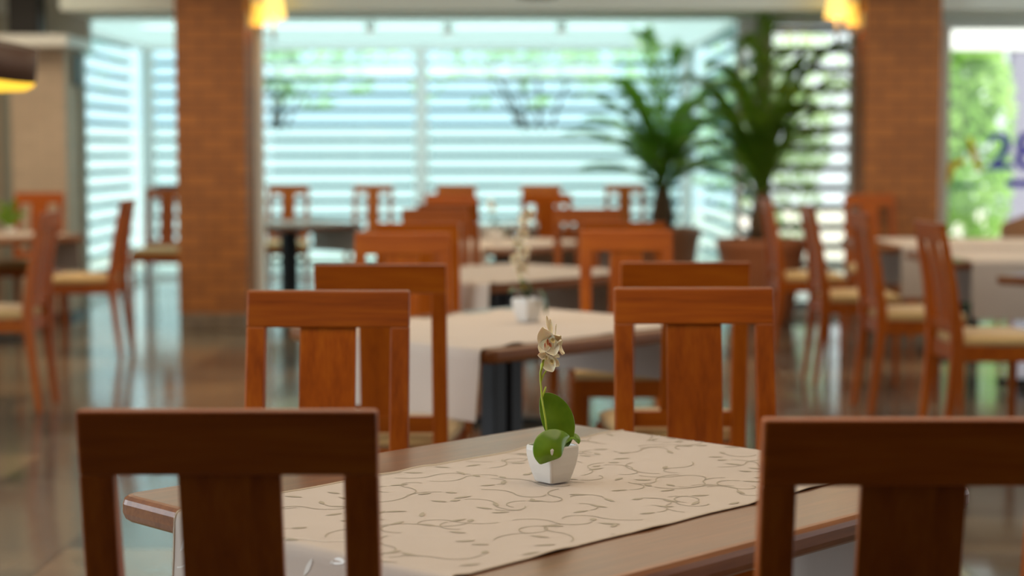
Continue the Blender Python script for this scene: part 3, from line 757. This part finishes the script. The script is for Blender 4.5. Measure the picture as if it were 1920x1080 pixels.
tall_orchid((-0.10, 11.25, 0.7555), 'far orchid with a few pale blossoms on the fourth table', [(0, 0, 0.08), (-0.05, 0, 0.2), (-0.04, 0, 0.28)],
    [(-0.03, -0.02, 0.22), (-0.045, -0.02, 0.26)], 0.028, seed=5)

# ------------------------------------------------------------ palms in terracotta planters
def planter_palm(x, y, crown_z, tips, seed, label, planter_label, R=0.34, H=0.68, trunk_r=0.10):
    rp = empty('terracotta_planter', (x, y, 0), 0, planter_label, 'planter')
    bm = bmesh.new()
    lathe(bm, [(R*0.66, 0), (R*0.70, 0.02), (R*0.95, H-0.12), (R*0.97, H-0.10), (R*1.0, H-0.09), (R*1.01, H-0.02), (R*0.99, H), (R*0.90, H), (R*0.88, H-0.03), (R*0.86, H-0.06)], 40)
    obj('planter_body', bm, M['terracotta'], rp, smooth=True)
    bm = bmesh.new(); lathe(bm, [(R*0.86, H-0.06), (R*0.5, H-0.05), (0.01, H-0.045)], 24, cap=False); obj('soil', bm, M['soil'], rp)
    r = empty('potted_palm', (x, y, H-0.05), 0, label, 'palm'); rnd = random.Random(seed); z0 = H-0.05
    bm = bmesh.new()
    for k in range(5):
        a = k*1.26; rr = trunk_r*0.5
        tube(bm, [(math.cos(a)*rr*0.9, math.sin(a)*rr*0.9, 0.0), (math.cos(a)*rr, math.sin(a)*rr, (crown_z-z0)*0.5), (math.cos(a)*rr*0.5, math.sin(a)*rr*0.5, crown_z-z0+0.08)], [trunk_r*0.55, trunk_r*0.6, trunk_r*0.22], 8)
    obj('trunk', bm, M['bark'], r, smooth=True)
    for tx, ty, tz in tips:
        bm = bmesh.new()
        b0 = Vector((rnd.uniform(-.03, .03), rnd.uniform(-.03, .03), crown_z-z0-0.05)); T = Vector((tx, ty, tz-z0))
        up = max(0.25, (T-b0).z)
        c1 = b0 + Vector((tx*0.08, ty*0.08, up*0.55)); c2 = b0 + Vector((tx*0.55, ty*0.55, max(up*1.08, 0.35)))
        pts = bez([b0, c1, c2, T], 26); tube(bm, pts, [0.008*(1-i/30) for i in range(27)], 5)
        ln = sum((pts[i+1]-pts[i]).length for i in range(26))
        for i in range(6, 27):
            d = (pts[min(i+1, 26)]-pts[i-1]).normalized(); sd = d.cross(Vector((0, 0, 1)))
            if sd.length < 0.2: sd = Vector((rnd.uniform(-1, 1), rnd.uniform(-1, 1), 0))
            sd.normalize(); u = i/26; ll = (0.30*math.sin(PI*(0.12+u*0.80))**0.7)*min(1.15, 0.5+ln*0.45)
            for sg in (-1, 1):
                for rep in (0, 1):
                    p = pts[i] - d*0.02*rep
                    dr = (sd*sg*0.75 + d*0.75 + Vector((0, 0, rnd.uniform(-0.05, 0.28)))).normalized()
                    e1 = p + dr*ll*0.55; e2 = p + dr*ll + Vector((0, 0, -0.22*ll))
                    wv = dr.cross(Vector((0, 0, 1)))
                    if wv.length < .1: wv = Vector((1, 0, 0))
                    wv = wv.normalized()*0.0105; lift = Vector((0, 0, 0.003))
                    v = [bm.verts.new(c) for c in (p-wv*0.3, p+wv*0.3, e1+wv+lift, e1-wv-lift, e2)]
                    bm.faces.new([v[0], v[1], v[2], v[3]]); bm.faces.new([v[3], v[2], v[4]])
        obj('frond', bm, M['palm'], r)
planter_palm(1.315, 15.15, 0.98,
    [(-.20, -.1, 2.33), (.02, .15, 2.24), (.16, -.1, 2.18), (-.42, -.15, 1.92), (-.74, -.1, 1.80), (-.84, -.25, 1.50), (-.62, .3, 1.62), (-.70, -.3, 1.20),
     (.42, -.3, 1.78), (.50, .2, 1.62), (-.25, -.6, 1.70), (.30, -.55, 1.60), (-.45, -.5, 1.42), (.62, -.2, 1.45), (.45, -.4, 1.28), (-.1, .3, 1.95), (.55, -.1, 1.9), (-.55, -.1, 1.95), (.25, .1, 1.75), (-.30, .1, 1.80), (.70, .1, 1.70), (-.2, -.3, 1.5), (.2, -.2, 1.35), (.68, -.1, 1.25)],
    3, 'palm nearer the middle, its fronds dark against the louvred window', 'terracotta planter of the middle palm, partly behind chair backs')
planter_palm(1.965, 13.62, 0.95,
    [(.05, -.1, 2.36), (-.22, -.15, 2.18), (-.42, -.1, 1.98), (-.58, -.2, 1.68), (-.64, -.3, 1.42), (-.50, -.45, 1.85), (.34, -.2, 2.02), (.60, -.12, 2.10), (.70, -.12, 2.16),
     (.62, -.12, 1.88), (.58, -.15, 1.66), (.20, -.6, 1.80), (-.15, -.6, 1.60), (.40, -.5, 1.48), (-.66, .05, 1.6), (.02, -.4, 2.05), (-.45, .1, 1.75), (-.68, -.1, 1.9), (-.35, -.2, 1.5), (.15, -.3, 1.6), (-.7, -.2, 1.25), (.35, -.1, 1.7), (-.12, .1, 1.9)],
    8, 'tall palm at the right, reaching across the brown louvres', 'large terracotta planter of the right palm, behind the side on chairs', R=0.355, H=0.66)

# ------------------------------------------------------------ lamps, speakers
def sconce(px_, sgn, label):
    r = empty('wall_lamp', (px_, 13.0, 2.25), 0, label, 'wall lamp')
    bxo('wall_plate', ((0, 0.012, -0.05, 0.05, 0.0, 0.12) if sgn > 0 else (-0.012, 0, -0.05, 0.05, 0.0, 0.12)), M['alu'], r)
    for k, (dx, z, mname) in enumerate(((0.065, 2.285-2.25, 'shadedim'), (0.20, 2.335-2.25, 'shade'))):
        bm = bmesh.new(); dy = 0.0 if k else 0.02
        dy = 0.09 if not k else -0.02
        tube(bm, [(0, 0, 0.03), (sgn*dx*0.5, dy*0.5, -0.02), (sgn*dx, dy, -0.02), (sgn*dx, dy, z+0.05)], 0.006, 6)
        obj('arm', bm, M['alu'], r, smooth=True)
        bm = bmesh.new(); R1 = 0.055 if not k else 0.092
        lathe(bm, [(R1, z), (R1*0.62, z+0.17), (R1*0.60, z+0.17), (R1*0.97, z+0.002)], 28, c=(sgn*dx, dy), cap=False)
        sh = obj('lamp_shade', bm, M[mname], r, smooth=True)
        bm = bmesh.new(); lathe(bm, [(0.004, z+0.03), (0.022, z+0.05), (0.028, z+0.075), (0.018, z+0.11), (0.004, z+0.125)], 12, c=(sgn*dx, dy)); obj('bulb', bm, M['bulb'], sh, smooth=True)
    if True:
        bm = bmesh.new(); tube(bm, [(sgn*0.20, -0.02, 0.09), (sgn*0.20, -0.02, -0.06), (sgn*0.20, -0.02, -0.10)], [0.012, 0.014, 0.006], 10); obj('finial', bm, M['alu'], r, smooth=True)
    light('wall_lamp_bulb', 'POINT', (px_+sgn*0.20, 12.98, 2.40), 3, (1, 0.7, 0.35), shadow_soft_size=0.03)
M['bulb'] = emit('lamp_bulb', (1.0, 0.86, 0.6), 6.0)
sconce(-1.972, 1, 'wall lamp with two glowing yellow shades on the left brick pillar')
sconce(2.615, -1, 'wall lamp with two glowing yellow shades on the right brick pillar')
# pendant at the left edge
r = empty('pendant_lamp', (-2.32, 7.4, 1.66), 0, 'brown drum pendant lamp with yellow glow cut by the left photo edge', 'pendant lamp')
tilt = (math.radians(3), math.radians(11), 0)
bm = bmesh.new(); lathe(bm, [(0.27, 0.03), (0.285, 0.03), (0.275, 0.17), (0.262, 0.17)], 40, cap=False); obj('lamp_shade', bm, M['shade_dark'], r, smooth=True, rot=tilt)
bm = bmesh.new(); lathe(bm, [(0.283, 0.032), (0.28, 0.012), (0.25, -0.012), (0.15, -0.035), (0.01, -0.042)], 40, cap=False); obj('diffuser', bm, M['diffuser'], r, smooth=True, rot=tilt)
bm = bmesh.new(); lathe(bm, [(0.27, 0.165), (0.05, 0.168), (0.01, 0.168)], 24, cap=False); obj('shade_lid', bm, M['shade_dark'], r, rot=tilt)
bm = bmesh.new(); tube(bm, [(0.02, 0, 0.165), (0.0, 0, 0.6), (0, 0, 1.12)], 0.006, 6); obj('cord', bm, M['black'], r)
# hanging lamp whose base shows at the top edge
r = empty('ceiling_lamp', (0.185, 12.5, 2.43), 0, 'round dark base of a ceiling lamp at the top edge, above the middle row', 'ceiling lamp')
bm = bmesh.new(); lathe(bm, [(0.10, 0.0), (0.155, 0.012), (0.16, 0.03), (0.12, 0.06)], 32); obj('lamp_body', bm, M['post'], r, smooth=True)
bm = bmesh.new(); tube(bm, [(0, 0, 0.05), (0, 0, 0.2), (0, 0, 0.352)], 0.02, 8); obj('stem', bm, M['alu'], r)
def spot(x, y, label):
    r = empty('ceiling_spotlight', (x, y, 2.44), 0, label, 'spotlight', 'alcove ceiling spotlights')
    bm = bmesh.new(); lathe(bm, [(0.035, -0.09), (0.045, -0.09), (0.045, 0.0), (0.035, 0.0)], 16); obj('housing', bm, M['frame'], r, smooth=True)
    bm = bmesh.new(); lathe(bm, [(0.002, -0.094), (0.034, -0.0935), (0.034, -0.0905)], 16); obj('lens', bm, M['spotglow'], r)
spot(-1.20, 14.75, 'left white spotlight on the pale ceiling beyond the beam')
spot(-0.55, 14.95, 'middle white spotlight on the pale ceiling beyond the beam')
spot(0.42, 14.8, 'right small spotlight on the pale ceiling beyond the beam')
def speaker(x0, x1, y0, y1, z0, z1, label, bracket=None):
    r = empty('loudspeaker', ((x0+x1)/2, (y0+y1)/2, z0), 0, label, 'loudspeaker')
    hx, hy, h = (x1-x0)/2, (y1-y0)/2, z1-z0
    cb = bxo('cabinet', (-hx, hx, -hy+0.012, hy, 0, h), M['black'], r, bevel=0.008)
    bxo('grille', (-hx+0.012, hx-0.012, -hy, -hy+0.012, 0.012, h-0.012), M['grille'], cb, bevel=0.004)
    if bracket: bxo('bracket', (-0.02, 0.02, hy, hy+bracket, h*0.4, h*0.6), M['black'], r)
speaker(-3.89, -3.65, 13.45, 13.68, 2.242, 2.60, 'larger black loudspeaker on the white ledge, top left corner')
speaker(-3.63, -3.50, 13.98, 14.14, 1.87, 2.12, 'smaller black loudspeaker beside the left louvres', bracket=0.06)

# ------------------------------------------------------------ sign on the clear window
sg = empty('window_sign', (4.1, 14.12, 1.2), 0, 'blue number and yellow emblem lettered on the clear right window', 'sign')
fc = bpy.data.curves.new('numerals', 'FONT'); fc.body = '28'; fc.size = 0.42; fc.extrude = 0.002; fc.offset = 0.008; fc.materials.append(M['signblue'])
fo = bpy.data.objects.new('numeral_outline', fc); COL.objects.link(fo); bpy.context.view_layer.update()
nm = bpy.data.meshes.new_from_object(fo); bpy.data.objects.remove(fo); fo = bpy.data.objects.new('numerals', nm); COL.objects.link(fo); fo.parent = sg; fo.location = (-0.24, 0, 0.0); fo.rotation_euler = (PI/2, 0, 0); fo.scale = (1.08, 1, 1)
bm = bmesh.new()
def poly(pts):
    a = [bm.verts.new((x, 0, z)) for x, z in pts]; b = [bm.verts.new((x, -0.003, z)) for x, z in pts]
    bm.faces.new(a); bm.faces.new(b[::-1])
    for i in range(len(a)): bm.faces.new([a[i], b[i], b[(i+1)%len(a)], a[(i+1)%len(a)]])
poly([(-0.58, -0.13), (-0.54, 0.05), (-0.42, 0.09), (-0.41, 0.05), (-0.49, 0.01), (-0.54, -0.13)])
poly([(-0.40, 0.26), (-0.36, 0.26), (-0.27, -0.02), (-0.31, -0.02), (-0.37, 0.12)])
obj('emblem', bm, M['signyellow'], sg)
bm = bmesh.new(); poly([(-0.50, -0.16), (-0.30, -0.16), (-0.30, -0.12), (-0.50, -0.12)]); obj('small_bar', bm, M['signteal'], sg)
bm = bmesh.new(); poly([(-0.08, -0.15), (0.5, -0.15), (0.5, -0.09), (-0.08, -0.09)]); obj('underline', bm, M['signblue'], sg)

# ------------------------------------------------------------ outdoors beyond the glass
def bush(name, x, y, z, rx, ry, rz_, n, m, seed, label, cat, leaf=0.09, trunk=False, group=None):
    r = empty(name, (x, y, -0.04), 0, label, cat, group); rnd = random.Random(seed); bm = bmesh.new()
    blobs = [(rnd.uniform(-.6, .6)*rx, rnd.uniform(-.6, .6)*ry, z+rnd.uniform(-.6, .6)*rz_, rnd.uniform(.35, .6)) for _ in range(12)]
    for k in range(n):
        bx, by, bz, s = rnd.choice(blobs)
        d = Vector((rnd.gauss(0, 1), rnd.gauss(0, 1), rnd.gauss(0, 1))).normalized()
        p = Vector((bx+d.x*rx*s, by+d.y*ry*s, max(0.1, bz+d.z*rz_*s)))
        a = Vector((rnd.gauss(0, 1), rnd.gauss(0, 1), rnd.gauss(0, 1))).normalized()*leaf; b = a.orthogonal().normalized()*leaf*0.5
        bm.faces.new([bm.verts.new(p-a), bm.verts.new(p+b), bm.verts.new(p+a), bm.verts.new(p-b)])
    obj('foliage', bm, m, r)
    bm = bmesh.new()
    tube(bm, [(0, 0, 0), (0.05, 0, z*0.5), (0, 0.05, z)], [0.07, 0.05, 0.02], 8)
    for _, (bx, by, bz, s) in enumerate(blobs[:6]): tube(bm, [(0.03, 0, z*0.45), (bx*0.5, by*0.5, (bz+z*0.5)*0.5), (bx, by, bz)], [0.03, 0.02, 0.01], 6)
    obj('trunk', bm, M['bark'], r)
bush('tree', 4.72, 19.4, 1.85, 0.88, 0.6, 1.9, 8000, M['bush'], 1, 'bright green shrub filling the clear right window', 'tree')
bush('tree', 3.0, 21.6, 1.6, 1.0, 0.9, 1.5, 1500, M['bushpale'], 2, 'pale green tree seen through the brown louvres', 'tree')
bush('tree', -3.6, 26, 2.75, 1.9, 1.2, 0.85, 230, M['bushpale'], 3, 'pale tree beyond the left louvred window panel', 'tree', leaf=0.17)
bush('tree', 0.4, 27, 2.75, 1.9, 1.2, 0.85, 230, M['bushpale'], 4, 'pale tree beyond the middle of the louvred window', 'tree', leaf=0.17)
struct(bxo('wall_boundary', (-12, 2.2, 23.0, 23.15, -0.04, 1.62), M['boundary']))  # added white backdrop: sunlit brightness behind the lower louvres, covers the tree trunks
struct(bxo('wall_outdoor', (6.15, 12.0, 21.4, 21.6, -0.04, 5.0), M['lilac']))
aw = tag(bxo('bright_strip', (3.5, 8.2, 15.9, 16.0, 2.26, 2.46), M['bright_strip'], bevel=0.01), 'added white board outside, making the bright strip across the top of the right window', 'bright_strip')  # added board, stands in for the glaring strip above the foliage
